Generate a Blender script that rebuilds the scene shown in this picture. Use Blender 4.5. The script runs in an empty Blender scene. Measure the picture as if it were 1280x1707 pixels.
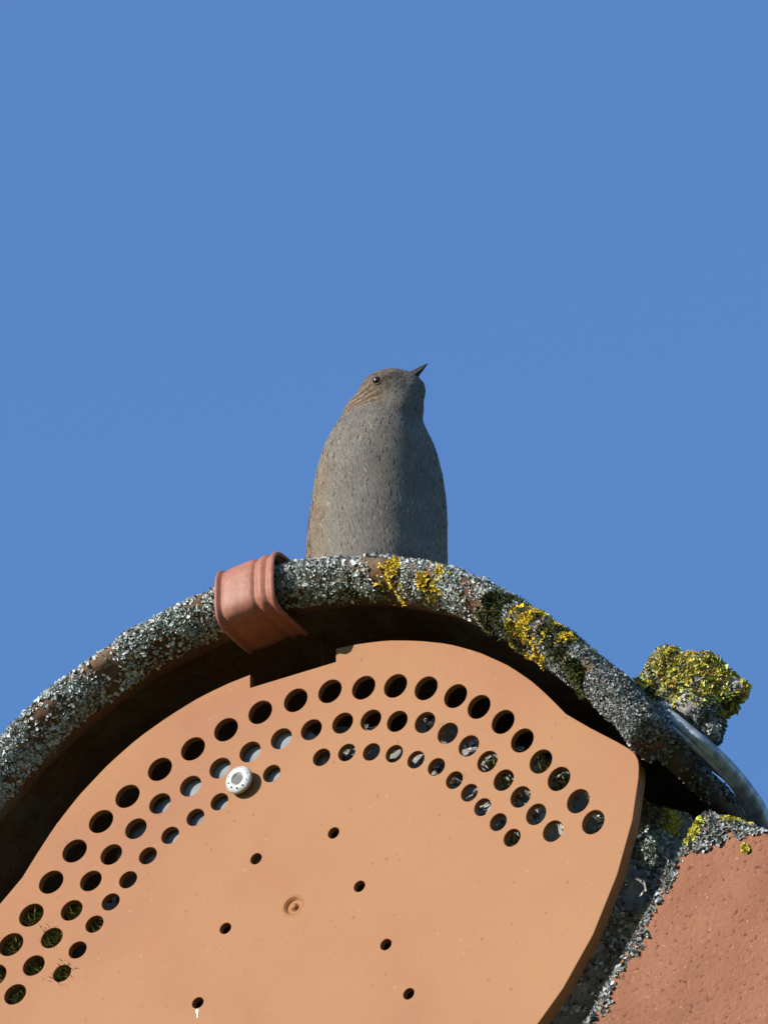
import bpy, bmesh, math, random
import numpy as np
from mathutils import Vector, Matrix, noise as mnoise
from mathutils.bvhtree import BVHTree

random.seed(7)
rng = np.random.default_rng(7)
scene = bpy.context.scene
COL = scene.collection

# ------------------------------------------------------------------ camera, sky, sun, exposure
Z0 = 6.6                                   # height of the end plate's middle above the ground (m)
ELEV = math.radians(33.5)                  # the camera looks up by this much
AZIM = math.radians(29.0)                  # and stands this far to the right of the gable's axis
DIST = 9.0
PXM = 4762.0                               # photo pixels per metre at the ridge
CR = np.array([math.cos(AZIM), math.sin(AZIM), 0.0])
CF = np.array([-math.cos(ELEV) * math.sin(AZIM), math.cos(ELEV) * math.cos(AZIM), math.sin(ELEV)])
CU = np.array([math.sin(ELEV) * math.sin(AZIM), -math.sin(ELEV) * math.cos(AZIM), math.cos(ELEV)])
CT = np.array([0, 0, Z0]) - (CR * ((491 - 640) / PXM) + CU * ((853.5 - 1300) / PXM))
CC = CT - DIST * CF

cam_d = bpy.data.cameras.new('camera')
cam = bpy.data.objects.new('camera', cam_d)
COL.objects.link(cam)
cam.location = CC
cam.rotation_euler = Matrix((CR, CU, -CF)).transposed().to_euler()
cam_d.sensor_fit = 'VERTICAL'
cam_d.sensor_height = 36.0
cam_d.lens = 36.0 * DIST / (1707.0 / PXM)
cam_d.clip_start = 0.1
cam_d.clip_end = 20000.0
scene.camera = cam

SUN_EL = math.radians(22.5)
SUN_AZ = math.radians(33.0)                # to the left of the gable's axis
SUNV = Vector((-math.sin(SUN_AZ) * math.cos(SUN_EL), -math.cos(SUN_AZ) * math.cos(SUN_EL), math.sin(SUN_EL)))
world = bpy.data.worlds.new('World')
scene.world = world
world.use_nodes = True
wn = world.node_tree
wn.nodes.clear()
sky = wn.nodes.new('ShaderNodeTexSky')
sky.sky_type = 'NISHITA'
sky.sun_disc = False
sky.sun_elevation = SUN_EL
sky.sun_rotation = math.atan2(SUNV.x, SUNV.y)
sky.altitude = 400
sky.air_density = 1.0
sky.dust_density = 0.0
sky.ozone_density = 6.6
bg = wn.nodes.new('ShaderNodeBackground')
bg.inputs[1].default_value = 0.124
wo = wn.nodes.new('ShaderNodeOutputWorld')
wn.links.new(sky.outputs[0], bg.inputs[0])
wn.links.new(bg.outputs[0], wo.inputs[0])

sun_d = bpy.data.lights.new('sun', 'SUN')
sun_d.energy = 4.4
sun_d.angle = math.radians(0.5)
sun_d.color = (1.0, 0.93, 0.83)
sun = bpy.data.objects.new('sun', sun_d)
COL.objects.link(sun)
sun.rotation_euler = SUNV.to_track_quat('Z', 'Y').to_euler()
sun.location = (-3, -4, 12)

vs = scene.view_settings
vs.view_transform = 'Standard'
vs.look = 'None'
vs.exposure = 0.9
vs.gamma = 1.0
vs.use_curve_mapping = False
scene.cycles.use_denoising = True
scene.cycles.max_bounces = 6


# ------------------------------------------------------------------ helpers (all shapes in millimetres round the plate's middle)
def W(x, y, z):
    return (x / 1000.0, y / 1000.0, z / 1000.0 + Z0)


def WA(a):
    a = np.asarray(a, float) / 1000.0
    a[..., 2] += Z0
    return a


def at(px, py, y):
    """where the sight line through a photo pixel meets the upright plane at depth y (mm)"""
    d = CF * DIST + CR * ((px - 640) / PXM) + CU * ((853.5 - py) / PXM)
    t = (y / 1000.0 - CC[1]) / d[1]
    p = CC + t * d
    return np.array([p[0] * 1000, p[1] * 1000, (p[2] - Z0) * 1000])


def tag(o, label=None, cat=None, group=None, kind=None):
    if label: o['label'] = label
    if cat: o['category'] = cat
    if group: o['group'] = group
    if kind: o['kind'] = kind
    return o


def empty(name, loc):
    o = bpy.data.objects.new(name, None)
    COL.objects.link(o)
    o.location = loc
    o.empty_display_size = 0.01
    return o


def mesh(name, verts_mm, faces, mat, parent=None, cols=None, smooth=True, world_units=False):
    v = np.asarray(verts_mm, float)
    v = v.copy() if world_units else WA(v)
    me = bpy.data.meshes.new(name)
    me.from_pydata(v.tolist(), [], faces.tolist() if hasattr(faces, 'tolist') else faces)
    me.validate()
    if cols is not None:
        at_ = me.attributes.new('Col', 'FLOAT_COLOR', 'POINT')
        c = np.ones((len(v), 4), np.float32)
        c[:, :3] = cols
        at_.data.foreach_set('color', c.ravel())
    me.materials.append(mat)
    if smooth:
        me.polygons.foreach_set('use_smooth', [True] * len(me.polygons))
    me.update()
    o = bpy.data.objects.new(name, me)
    COL.objects.link(o)
    if parent is not None:
        set_parent(o, parent)
    return o


def set_parent(o, p):
    o.parent = p
    if p.type == 'EMPTY':
        bpy.context.view_layer.update()
        o.matrix_parent_inverse = p.matrix_world.inverted()


def fix_normals(o):
    bm = bmesh.new(); bm.from_mesh(o.data)
    bmesh.ops.recalc_face_normals(bm, faces=bm.faces)
    bm.to_mesh(o.data); bm.free()


def nz(p, scale, off=0.0):
    """signed noise at points (mm) with features of about `scale` mm"""
    return np.array([mnoise.noise(Vector((a[0] / scale + off, a[1] / scale + off * 1.7, a[2] / scale - off))) for a in p])


def tri_data(o):
    """triangles of a mesh object in mm: corner arrays, normals, areas"""
    me = o.data
    me.calc_loop_triangles()
    n = len(me.loop_triangles)
    idx = np.empty(n * 3, np.int32); me.loop_triangles.foreach_get('vertices', idx)
    co = np.empty(len(me.vertices) * 3); me.vertices.foreach_get('co', co)
    co = co.reshape(-1, 3).copy(); co[:, 2] -= Z0; co *= 1000
    t = co[idx.reshape(-1, 3)]
    nn = np.cross(t[:, 1] - t[:, 0], t[:, 2] - t[:, 0])
    ar = np.linalg.norm(nn, axis=1)
    return t, nn / np.maximum(ar, 1e-12)[:, None], ar / 2


def sample(o, n, wfun=None):
    t, nn, ar = tri_data(o)
    w = ar.copy()
    if wfun is not None:
        w = w * wfun(t.mean(axis=1), nn)
    w = w / w.sum()
    k = rng.choice(len(t), n, p=w)
    a, b = rng.random(n), rng.random(n)
    s = a + b > 1
    a[s], b[s] = 1 - a[s], 1 - b[s]
    p = t[k, 0] + a[:, None] * (t[k, 1] - t[k, 0]) + b[:, None] * (t[k, 2] - t[k, 0])
    return p, nn[k]


def norm(a):
    return a / np.maximum(np.linalg.norm(a, axis=-1, keepdims=True), 1e-9)


def lobes(name, p, n, size, cols, mat, parent, tilt=0.9, lift=0.35, curl=0.45, k=6):
    """thousands of small curled lichen lobes in one mesh"""
    m = len(p)
    size = np.broadcast_to(size, (m,))
    ax = norm(n + tilt * rng.normal(size=(m, 3)) * 0.6)
    r = rng.normal(size=(m, 3))
    u = norm(np.cross(ax, r)); v = np.cross(ax, u)
    c = p + n * (size * lift)[:, None]
    vs_ = np.empty((m, k + 1, 3))
    vs_[:, 0] = c
    for i in range(k):
        a = 2 * math.pi * i / k
        rad = size * rng.uniform(0.45, 1.25, m)
        h = size * rng.normal(0.12, curl, m)
        vs_[:, i + 1] = c + (math.cos(a) * rad)[:, None] * u + (math.sin(a) * rad)[:, None] * v + h[:, None] * ax
    base = (np.arange(m) * (k + 1))[:, None, None]
    f = np.array([[0, i + 1, (i + 1) % k + 1] for i in range(k)])[None]
    faces = (base + f).reshape(-1, 3)
    cc = np.repeat(cols[:, None, :], k + 1, axis=1)
    cc[:, 1:] *= rng.uniform(0.8, 1.2, (m, k, 1))
    o = mesh(name, vs_.reshape(-1, 3), faces, mat, parent, cc.reshape(-1, 3), smooth=False)
    o['kind'] = 'stuff'
    return o


def spikes(name, p, n, length, cols, mat, parent, rad=0.35, spread=0.7):
    """moss: many thin bent leaves"""
    m = len(p)
    length = length * rng.uniform(0.6, 1.3, m)
    ax = norm(n + spread * rng.normal(size=(m, 3)) * 0.6)
    u = norm(np.cross(ax, rng.normal(size=(m, 3)))); v = np.cross(ax, u)
    vs_ = np.empty((m, 5, 3))
    q = p - n * 0.3
    vs_[:, 0] = q + rad * u
    vs_[:, 1] = q - rad * u
    mid = q + ax * (length * 0.55)[:, None]
    vs_[:, 2] = mid + rad * 0.8 * u
    vs_[:, 3] = mid - rad * 0.8 * u
    vs_[:, 4] = q + ax * length[:, None] + v * (length * rng.uniform(-.3, .3, m))[:, None]
    f = np.array([[0, 1, 3], [0, 3, 2], [2, 3, 4]])[None]
    faces = ((np.arange(m) * 5)[:, None, None] + f).reshape(-1, 3)
    cc = np.repeat(cols[:, None, :], 5, axis=1)
    o = mesh(name, vs_.reshape(-1, 3), faces, mat, parent, cc.reshape(-1, 3), smooth=False)
    o['kind'] = 'stuff'
    return o


def pick(palette, weights, m, jit=0.15):
    pal = np.array(palette)
    k = rng.choice(len(pal), m, p=np.array(weights) / sum(weights))
    return np.clip(pal[k] * rng.uniform(1 - jit, 1 + jit, (m, 1)) * rng.uniform(.94, 1.06, (m, 3)), 0, 1)


def tube(path, rad, seg=14):
    """verts and faces of a tube along a path (mm), radius per point; closed ends"""
    path = np.asarray(path, float); n = len(path)
    rad = np.broadcast_to(rad, (n,))
    V, F = [], []
    t = norm(np.gradient(path, axis=0))
    u = norm(np.cross(t[0], [0.3, 0.2, 1.0]))
    for i in range(n):
        u = norm(u - t[i] * (u @ t[i])); w = np.cross(t[i], u)
        for j in range(seg):
            a = 2 * math.pi * j / seg
            V.append(path[i] + rad[i] * (math.cos(a) * u + math.sin(a) * w))
    for i in range(n - 1):
        for j in range(seg):
            k = (j + 1) % seg
            F.append([i * seg + j, i * seg + k, (i + 1) * seg + k, (i + 1) * seg + j])
    F.append(list(range(seg))[::-1]); F.append([(n - 1) * seg + j for j in range(seg)])
    return np.array(V), F


def smooth_path(pts, n):
    pts = np.asarray(pts, float)
    d = np.r_[0, np.cumsum(np.linalg.norm(np.diff(pts, axis=0), axis=1))]
    m = n * 8
    s = np.linspace(0, d[-1], m)
    q = np.stack([np.interp(s, d, pts[:, i]) for i in range(pts.shape[1])], 1)
    w = max(3, int(m / (len(pts) * 1.3)) | 1)
    k = np.hanning(w + 2)[1:-1]; k /= k.sum()
    pad = w // 2
    qq = np.concatenate([2 * q[0] - q[1:pad + 1][::-1], q, 2 * q[-1] - q[-pad - 1:-1][::-1]]) if pad else q
    q = np.stack([np.convolve(qq[:, i], k, 'valid') for i in range(q.shape[1])], 1)
    return q[np.linspace(0, len(q) - 1, n).astype(int)]


# ------------------------------------------------------------------ materials
def new_mat(name):
    m = bpy.data.materials.new(name); m.use_nodes = True
    nt = m.node_tree
    return m, nt, nt.nodes['Principled BSDF']


def N(nt, kind, **kw):
    n = nt.nodes.new(kind)
    for k, v in kw.items():
        if isinstance(k, str) and k.startswith('in_'):
            n.inputs[int(k[3:])].default_value = v
        else:
            setattr(n, k, v)
    return n


def noise_node(nt, scale, detail=6, rough=0.6):
    tc = N(nt, 'ShaderNodeTexCoord')
    n = N(nt, 'ShaderNodeTexNoise')
    n.inputs['Scale'].default_value = scale
    n.inputs['Detail'].default_value = detail
    n.inputs['Roughness'].default_value = rough
    nt.links.new(tc.outputs['Object'], n.inputs['Vector'])
    return n


def ramp(nt, src, stops):
    r = N(nt, 'ShaderNodeValToRGB')
    while len(r.color_ramp.elements) < len(stops): r.color_ramp.elements.new(0.5)
    for el, (p, c) in zip(r.color_ramp.elements, stops):
        el.position = p; el.color = (*c, 1) if len(c) == 3 else c
    nt.links.new(src, r.inputs[0])
    return r


def mixc(nt, fac, a, b, mode='MIX'):
    m = N(nt, 'ShaderNodeMix', data_type='RGBA', blend_type=mode)
    for s, i in ((fac, 0), (a, 6), (b, 7)):
        if hasattr(s, 'is_output'): nt.links.new(s, m.inputs[i])
        else: m.inputs[i].default_value = s if i == 0 else (*s, 1)
    return m.outputs[2]


def bump(nt, bsdf, src, strength, dist):
    b = N(nt, 'ShaderNodeBump')
    b.inputs['Strength'].default_value = strength
    b.inputs['Distance'].default_value = dist
    nt.links.new(src, b.inputs['Height'])
    nt.links.new(b.outputs[0], bsdf.inputs['Normal'])
    return b


def clay_mat(name, cols, speck, pit_col, rough=0.85, pit_scale=420, bump_d=0.0006, stain=None):
    m, nt, b = new_mat(name)
    a = noise_node(nt, 28, 8, 0.62)
    base = ramp(nt, a.outputs[0], [(0.3, cols[0]), (0.52, cols[1]), (0.72, cols[2])]).outputs[0]
    f = noise_node(nt, pit_scale, 3, 0.6)
    fr = ramp(nt, f.outputs[0], [(0.33, (1, 1, 1)), (0.41, (0, 0, 0))])
    base = mixc(nt, fr.outputs[0], base, pit_col)
    g = noise_node(nt, pit_scale * 1.6, 2, 0.5)
    gr = ramp(nt, g.outputs[0], [(0.66, (0, 0, 0)), (0.76, (.7, .7, .7))])
    base = mixc(nt, gr.outputs[0], base, speck)
    if stain:
        s = noise_node(nt, 60, 10, 0.7)
        sr = ramp(nt, s.outputs[0], [(0.48, (0, 0, 0)), (0.6, (1, 1, 1))])
        base = mixc(nt, sr.outputs[0], base, stain)
    nt.links.new(base, b.inputs['Base Color'])
    b.inputs['Roughness'].default_value = rough
    b.inputs['Specular IOR Level'].default_value = 0.25
    bump(nt, b, f.outputs[0], 0.8, bump_d)
    return m


def attr_mat(name, rough=0.9, scale=900, amount=0.25, spec=0.2, transl=0.0):
    m, nt, b = new_mat(name)
    a = N(nt, 'ShaderNodeAttribute', attribute_name='Col')
    n = noise_node(nt, scale, 3, 0.6)
    r = ramp(nt, n.outputs[0], [(0.3, (1 - amount,) * 3), (0.7, (1 + amount * 0.6,) * 3)])
    c = mixc(nt, 1.0, a.outputs['Color'], r.outputs[0], 'MULTIPLY')
    nt.links.new(c, b.inputs['Base Color'])
    b.inputs['Roughness'].default_value = rough
    b.inputs['Specular IOR Level'].default_value = spec
    return m


M = {}
M['clay_old'] = clay_mat('weathered_clay', [(.05, .03, .015), (.10, .052, .025), (.165, .075, .04)], (.22, .14, .095), (.045, .028, .018), stain=(.11, .085, .055))
M['clay'] = clay_mat('verge_clay', [(.175, .068, .034), (.205, .083, .043), (.23, .098, .052)], (.36, .19, .12), (.09, .032, .016), pit_scale=460, bump_d=0.0007)
M['mortar'] = clay_mat('mortar', [(.10, .095, .085), (.20, .19, .175), (.34, .33, .31)], (.5, .5, .47), (.05, .045, .04), pit_scale=260, bump_d=0.0012)
M['lichen'] = attr_mat('lichen', 0.95, 1500, 0.3)
M['moss'] = attr_mat('moss', 0.8, 1200, 0.3)
M['plumage'] = attr_mat('plumage', 0.85, 1100, 0.18, 0.15)


def plate_mat():
    m, nt, b = new_mat('terracotta_plastic')
    a = noise_node(nt, 7, 6, 0.6)
    base = ramp(nt, a.outputs[0], [(0.38, (.236, .092, .034)), (0.5, (.258, .110, .039)), (0.62, (.268, .122, .044))]).outputs[0]
    d = noise_node(nt, 700, 2, 0.5)
    dr = ramp(nt, d.outputs[0], [(0.70, (0, 0, 0)), (0.76, (.8, .8, .8))])
    base = mixc(nt, dr.outputs[0], base, (.36, .22, .13))
    k = noise_node(nt, 420, 2, 0.5)
    kr = ramp(nt, k.outputs[0], [(0.235, (.8, .8, .8)), (0.275, (0, 0, 0))])
    base = mixc(nt, kr.outputs[0], base, (.14, .06, .03))
    w = noise_node(nt, 35, 9, 0.7)
    wr = ramp(nt, w.outputs[0], [(0.62, (0, 0, 0)), (0.78, (.45, .45, .45))])
    base = mixc(nt, wr.outputs[0], base, (.24, .10, .052))
    nt.links.new(base, b.inputs['Base Color'])
    b.inputs['Roughness'].default_value = 0.6
    b.inputs['Specular IOR Level'].default_value = 0.2
    bump(nt, b, d.outputs[0], 0.12, 0.0004)
    return m


def simple_mat(name, c1, c2, scale, rough, metal=0.0, bmp=0.15, spec=0.5, bd=0.0004):
    m, nt, b = new_mat(name)
    n = noise_node(nt, scale, 6, 0.6)
    r = ramp(nt, n.outputs[0], [(0.35, c1), (0.65, c2)])
    nt.links.new(r.outputs[0], b.inputs['Base Color'])
    b.inputs['Roughness'].default_value = rough
    b.inputs['Metallic'].default_value = metal
    b.inputs['Specular IOR Level'].default_value = spec
    if bmp: bump(nt, b, n.outputs[0], bmp, bd)
    return m


M['plate'] = plate_mat()
M['clip'] = simple_mat('painted_clip', (.22, .082, .050), (.29, .115, .075), 420, 0.55, 0.0, 0.35, 0.3)
M['flashing'] = simple_mat('grey_flashing', (.10, .108, .115), (.19, .20, .21), 130, 0.7, 0.0, 0.3)
M['zinc'] = simple_mat('zinc_screw', (.30, .30, .28), (.52, .52, .49), 1400, 0.5, 0.2, 0.4)
M['dark'] = simple_mat('dark_socket', (.02, .02, .02), (.05, .05, .05), 500, 0.6)
M['wire'] = simple_mat('weathered_wire', (.16, .17, .18), (.42, .43, .45), 260, 0.5, 0.35, 0.5)
M['strap'] = simple_mat('dark_strap', (.03, .026, .024), (.08, .07, .06), 300, 0.8, 0.0, 0.4)  # near-black tone for the strip below the wire
M['bill'] = simple_mat('bill_horn', (.022, .02, .022), (.05, .045, .045), 600, 0.35)
M['eye'] = simple_mat('eye_gloss', (.012, .007, .005), (.02, .01, .008), 300, 0.14, 0, 0)
M['leg'] = simple_mat('leg_skin', (.24, .12, .08), (.32, .17, .11), 700, 0.6)
M['dropping'] = simple_mat('dried_white_streak', (.75, .70, .62), (.85, .82, .76), 900, 0.9)
M['render'] = simple_mat('wall_render', (.52, .49, .43), (.60, .57, .51), 6, 0.95, 0, 0.3, 0.2, 0.004)
M['grass'] = simple_mat('lawn', (.035, .055, .018), (.075, .10, .035), 1.2, 1.0, 0, 0.4, 0.1, 0.05)

# ------------------------------------------------------------------ ground and house below
g = mesh('ground', [(-3e6, -3e6, -Z0 * 1000), (3e6, -3e6, -Z0 * 1000), (3e6, 3e6, -Z0 * 1000), (-3e6, 3e6, -Z0 * 1000)], [[0, 1, 2, 3]], M['grass'], smooth=False)
tag(g, kind='structure')

SLOPE = math.radians(33.0)
sx, sz = math.cos(SLOPE), -math.sin(SLOPE)


def prism(profile_xz, y0, y1):
    n = len(profile_xz)
    V = [(x, y0, z) for x, z in profile_xz] + [(x, y1, z) for x, z in profile_xz]
    F = [list(range(n)), [n + i for i in range(n)][::-1]]
    F += [[i, i + n, (i + 1) % n + n, (i + 1) % n] for i in range(n)]
    return V, F


house = empty('house', (0, 3.0, 0))
tag(house, 'plain rendered gable wall and tiled roof under the ridge', 'house')
ap = -190
V, F = prism([(-3600, -Z0 * 1000), (3600, -Z0 * 1000), (3600, ap + 3600 * sz / sx), (0, ap), (-3600, ap + 3600 * sz / sx)], 130, 8000)
o = mesh('wall', V, F, M['render'], house, smooth=False); fix_normals(o)
for s in (-1, 1):
    prof = [(s * 60, -95), (s * (60 + 3900 * sx), -95 + 3900 * sz), (s * (60 + 3900 * sx - 12), -95 - 45 + 3900 * sz), (s * 48, -140)]
    V, F = prism(prof, 75, 8100)
    o = mesh('roof_slope', V, F, M['clay'], house, smooth=False); fix_normals(o)

# ------------------------------------------------------------------ ridge tile
OUT = [(-158, -40), (-150, -21), (-138, -2), (-124, 16), (-103.6, 34), (-85.5, 47.5), (-68.6, 55.5), (-48, 63.5), (-31, 67), (-16.7, 69.5), (0, 71.5),
       (17, 70.5), (31.5, 67.5), (50.7, 62), (76, 50.5), (91.4, 39.5), (105.7, 26.5), (122.3, 9.5), (136.4, -6), (148, -22), (156, -36)]
OUT = [(x, z + float(np.interp(x, [-158, -103, -48, 0, 50, 76, 105, 136, 158], [6, 6, 5.2, 4.4, 3.8, 2.5, 1, 0, 0]))) for x, z in OUT]
NT = 300
prof = smooth_path(OUT, NT)
tan = norm(np.gradient(prof, axis=0))
pn = np.stack([-tan[:, 1], tan[:, 0]], 1)      # outward


def lip(k=1.0):
    """section through the tile: offset along the outward normal, depth y"""
    return [(-2.5, 330), (-2.5, 120), (-2.5, 30), (-2, 12), (-0.6, 5), (0, -2), (0, -9), (-0.1, -15), (-0.8, -20), (-2.2, -24), (-4.4, -26.4), (-6.6, -27),
            (-9, -25.6), (-11.2, -23), (-12.8, -19.4), (-13.6, -15), (-13.8, -11), (-13.5, -8.6), (-12.4, -7.1), (-10, -6.4), (-9.5, -2), (-9.5, 8), (-9.5, 30), (-9.5, 120), (-9.5, 330)]


def densify(sec, step=1.6, ymax=12):
    out = [sec[0]]
    for a, b in zip(sec[:-1], sec[1:]):
        d = math.hypot(b[0] - a[0], b[1] - a[1])
        n = max(1, int(d / step)) if max(a[1], b[1]) <= ymax else 1
        for i in range(1, n + 1):
            out.append((a[0] + (b[0] - a[0]) * i / n, a[1] + (b[1] - a[1]) * i / n))
    return out


sec = densify(lip())
NS = len(sec)
V = np.array([(prof[i, 0] + pn[i, 0] * o_, y_, prof[i, 1] + pn[i, 1] * o_) for i in range(NT) for (o_, y_) in sec])
inner = np.tile(np.array([1.0 if (y_ > -17 and o_ < -12) else 0.0 for o_, y_ in sec]), NT)
amp = np.where(inner > 0, 0.25, 1.0)
ctr = np.array([(prof[i, 0] - pn[i, 0] * 8, max(y_, -19) if y_ < 0 else y_, prof[i, 1] - pn[i, 1] * 8) for i in range(NT) for (o_, y_) in sec])
disp = (nz(V, 9, 3) * 0.9 + nz(V, 3.2, 9) * 0.55) * amp
V = V + norm(V - ctr) * disp[:, None]
F = []
for i in range(NT - 1):
    for j in range(NS - 1):
        a = i * NS + j
        F.append([a, a + 1, a + NS + 1, a + NS])
F.append([j for j in range(NS)][::-1]); F.append([(NT - 1) * NS + j for j in range(NS)])
F += [[i * NS + NS - 1, i * NS, (i + 1) * NS, (i + 1) * NS + NS - 1] for i in range(NT - 1)]
ridge = mesh('ridge_tile', V, F, M['clay_old'])
fix_normals(ridge)
tag(ridge, 'weathered clay ridge tile with thick lichen crusted rim arching over the perforated plate', 'ridge tile')
rt = ridge.copy(); COL.objects.link(rt); rt.location = (0, 0.322, -0.004)
tag(rt, 'clay ridge tile following behind the lichen rimmed front one', 'ridge tile')


def prof_z(x):
    return np.interp(x, prof[:, 0], prof[:, 1])


# lichen on the rim: patches are (photo spot, radius in mm, kind)
def patch_w(p, spots):
    w = np.zeros(len(p))
    for (px, py, r, s) in spots:
        c = at(px, py, -27)
        d = np.hypot(p[:, 0] - c[0], p[:, 2] - c[2])
        w = np.maximum(w, s * np.clip(1.6 * (1 - d / r), 0, 1))
    return w


BARE = [(150, 1108, 9, 1), (170, 1090, 8, .9), (330, 1000, 7, .7), (420, 1000, 13, 1), (770, 1000, 9, .85), (700, 1000, 8, .6), (610, 930, 11, .8), (560, 1000, 6, .5), (690, 935, 8, .8), (280, 1055, 7, .8), (240, 1075, 7, .8), (220, 1080, 6, .6), (790, 965, 6, .6)]
YEL = [(655, 942, 4.0, 1), (712, 958, 6, 1), (640, 965, 6, .9), (735, 965, 4, .6), (870, 1030, 6.5, 1), (905, 1045, 5, .9), (845, 1052, 6, .9), (880, 1060, 6, .8), (940, 1058, 3.5, 1), (212, 1082, 2, .06)]
MOSS = [(825, 1010, 8, 1), (845, 1035, 8, 1), (800, 1020, 6, .8), (955, 1115, 6, .9), (915, 1050, 6, .8), (930, 1075, 6, .7), (140, 1165, 6, .6), (165, 1155, 5, .7), (190, 1145, 6, .7), (55, 1260, 7, .8), (515, 1000, 8, .6), (560, 985, 6, .5), (230, 1110, 6, .6), (620, 985, 6, .4), (700, 985, 5, .4)]


def front_zone(c, nn):
    w = np.where(c[:, 1] < 2, 1.0, 0.0)
    w *= np.where((c[:, 1] > -14) & (nn[:, 2] < -0.05), 0.0, 1.0)          # not on the sheltered inside
    under = np.clip((-nn[:, 2] - 0.45) * 2, 0, 1)
    return w * (1 - 0.45 * under)


def grey_w(c, nn):
    w = front_zone(c, nn)
    n1 = nz(c, 11, 21); n2 = nz(c, 4.5, 5)
    w = w * np.clip(0.9 + 1.5 * n1 + 0.9 * n2, 0.06, 1)
    w = w * (1 - .85 * patch_w(c, BARE)) * (1 - 0.95 * patch_w(c, YEL)) * (1 - 0.55 * patch_w(c, MOSS))
    return w


p, n_ = sample(ridge, 56000, grey_w)
grey_pal = [(.50, .52, .49), (.36, .39, .37), (.24, .26, .235), (.13, .135, .115), (.62, .64, .62), (.20, .15, .11)]
c = pick(grey_pal, [2.2, 3, 2.2, 1.3, 1.0, 0.7], len(p), 0.18)
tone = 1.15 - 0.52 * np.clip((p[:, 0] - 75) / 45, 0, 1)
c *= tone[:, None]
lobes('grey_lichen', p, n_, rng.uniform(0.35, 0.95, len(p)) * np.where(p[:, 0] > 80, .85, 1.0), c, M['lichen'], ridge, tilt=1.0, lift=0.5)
p, n_ = sample(ridge, 2000, lambda c, nn: front_zone(c, nn) * patch_w(c, YEL) * np.clip(.15 + 2.2 * nz(c, 4.5, 2), 0, 1) + 1e-9)
c = pick([(.62, .44, .03), (.55, .36, .025), (.66, .56, .09), (.40, .27, .03)], [3, 2, 2, 1], len(p))
lobes('yellow_lichen', p, n_, rng.uniform(0.4, 1.05, len(p)), c, M['lichen'], ridge, tilt=1.2, lift=0.8, curl=.6)
p, n_ = sample(ridge, 4200, lambda c, nn: front_zone(c, nn) * patch_w(c, MOSS) * np.clip(.4 + 1.6 * nz(c, 6, 12), 0, 1) + 1e-9)
c = pick([(.050, .062, .014), (.085, .095, .02), (.035, .035, .014), (.12, .115, .03)], [3, 2, 2, 1], len(p))
spikes('moss', p, n_, 2.4, c, M['moss'], ridge)

p, n_ = sample(ridge, 2600, lambda c, nn: np.where((c[:, 0] > 140) & (c[:, 1] < 90) & (nn[:, 0] > .2), 1.0, 0) * np.clip(.5 + 1.5 * nz(c, 8, 3), .03, 1) + 1e-9)
c = pick(grey_pal, [1, 2, 3, 3, .3, 1.4], len(p)) * .6
lobes('grey_lichen', p, n_, rng.uniform(0.35, 1.0, len(p)), c, M['lichen'], ridge, tilt=1.0, lift=0.5)

# ------------------------------------------------------------------ perforated end plate
PL_F, PL_B = -1.3, 1.3
right = [(17.4, 48.5), (26.2, 47.7), (38.2, 45.4), (50.2, 41.4), (62.2, 36.3), (74.1, 29.1), (86.1, 19.6), (95.6, 9.8), (102.7, .6), (108.6, -7.6)]
right_s = smooth_path(right, 26)
corner = [(118.1, -16.4), (128.7, -25.5), (133.6, -30.0), (135.8, -32.8), (136.9, -35.6), (137.2, -38.5), (137.0, -43), (134.5, -59.5), (128.4, -80), (118.8, -101.6), (106.9, -120), (92, -137), (70, -155), (45, -166), (20, -171)]
edge_s = np.array(corner)
half = [(17.4, 43.0)] + [tuple(q) for q in right_s] + [tuple(q) for q in edge_s]
outline = half + [(-x, z) for x, z in half[::-1]]
R1 = [(988, 1370), (963, 1335), (931, 1298), (901, 1269), (870, 1234), (838, 1203), (798, 1178), (759, 1160), (710, 1147), (659, 1143), (606, 1146), (550, 1152), (493, 1167), (434, 1187), (377, 1216), (322, 1248), (267, 1282), (213, 1327), (169, 1369), (125, 1418), (86, 1470), (53, 1525), (19, 1574), (-9, 1626)]
R2 = [(921, 1385), (893, 1357), (867, 1328), (839, 1300), (812, 1269), (781, 1243), (746, 1222), (708, 1204), (662, 1202), (618, 1200), (571, 1205), (519, 1216), (469, 1231), (417, 1253), (367, 1280), (318, 1310), (267, 1339), (227, 1381), (186, 1424), (152, 1468), (120, 1517), (87, 1563), (57, 1609), (26, 1657)]
R3 = [(853, 1396), (830, 1370), (804, 1345), (782, 1321), (757, 1300), (727, 1278), (693, 1266), (657, 1256), (619, 1253), (578, 1254), (536, 1262), (453, 1289), (366, 1336), (326, 1362), (284, 1392), (247, 1426), (214, 1466), (185, 1503), (158, 1540), (130, 1583), (104, 1622)]
SM = [(556, 1388), (427, 1431), (376, 1547), (330, 1671), (599, 1477), (643, 1574), (681, 1656)]
SCREW = at(409, 1310, 0)
POST = at(491, 1512, 0)
holes = []
for row, d in ((R1, 9.8), (R2, 8.75), (R3, 7.35), (SM, 4.9)):
    for q in row:
        c = at(q[0], q[1], PL_F)
        k = c[0] / 115.0
        holes.append((c[0], c[2], d * (1 - 0.055 * k), d * (1 + 0.03 * k)))
cu = bpy.data.curves.new('plate_curve', 'CURVE')
cu.dimensions = '2D'; cu.fill_mode = 'BOTH'
cu.extrude = (PL_B - PL_F) / 2 - 0.25; cu.bevel_depth = 0.25; cu.bevel_resolution = 1


def add_poly(pts):
    sp = cu.splines.new('POLY'); sp.points.add(len(pts) - 1); sp.use_cyclic_u = True
    for q, (x, z) in zip(sp.points, pts): q.co = (x, z, 0, 1)


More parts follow.
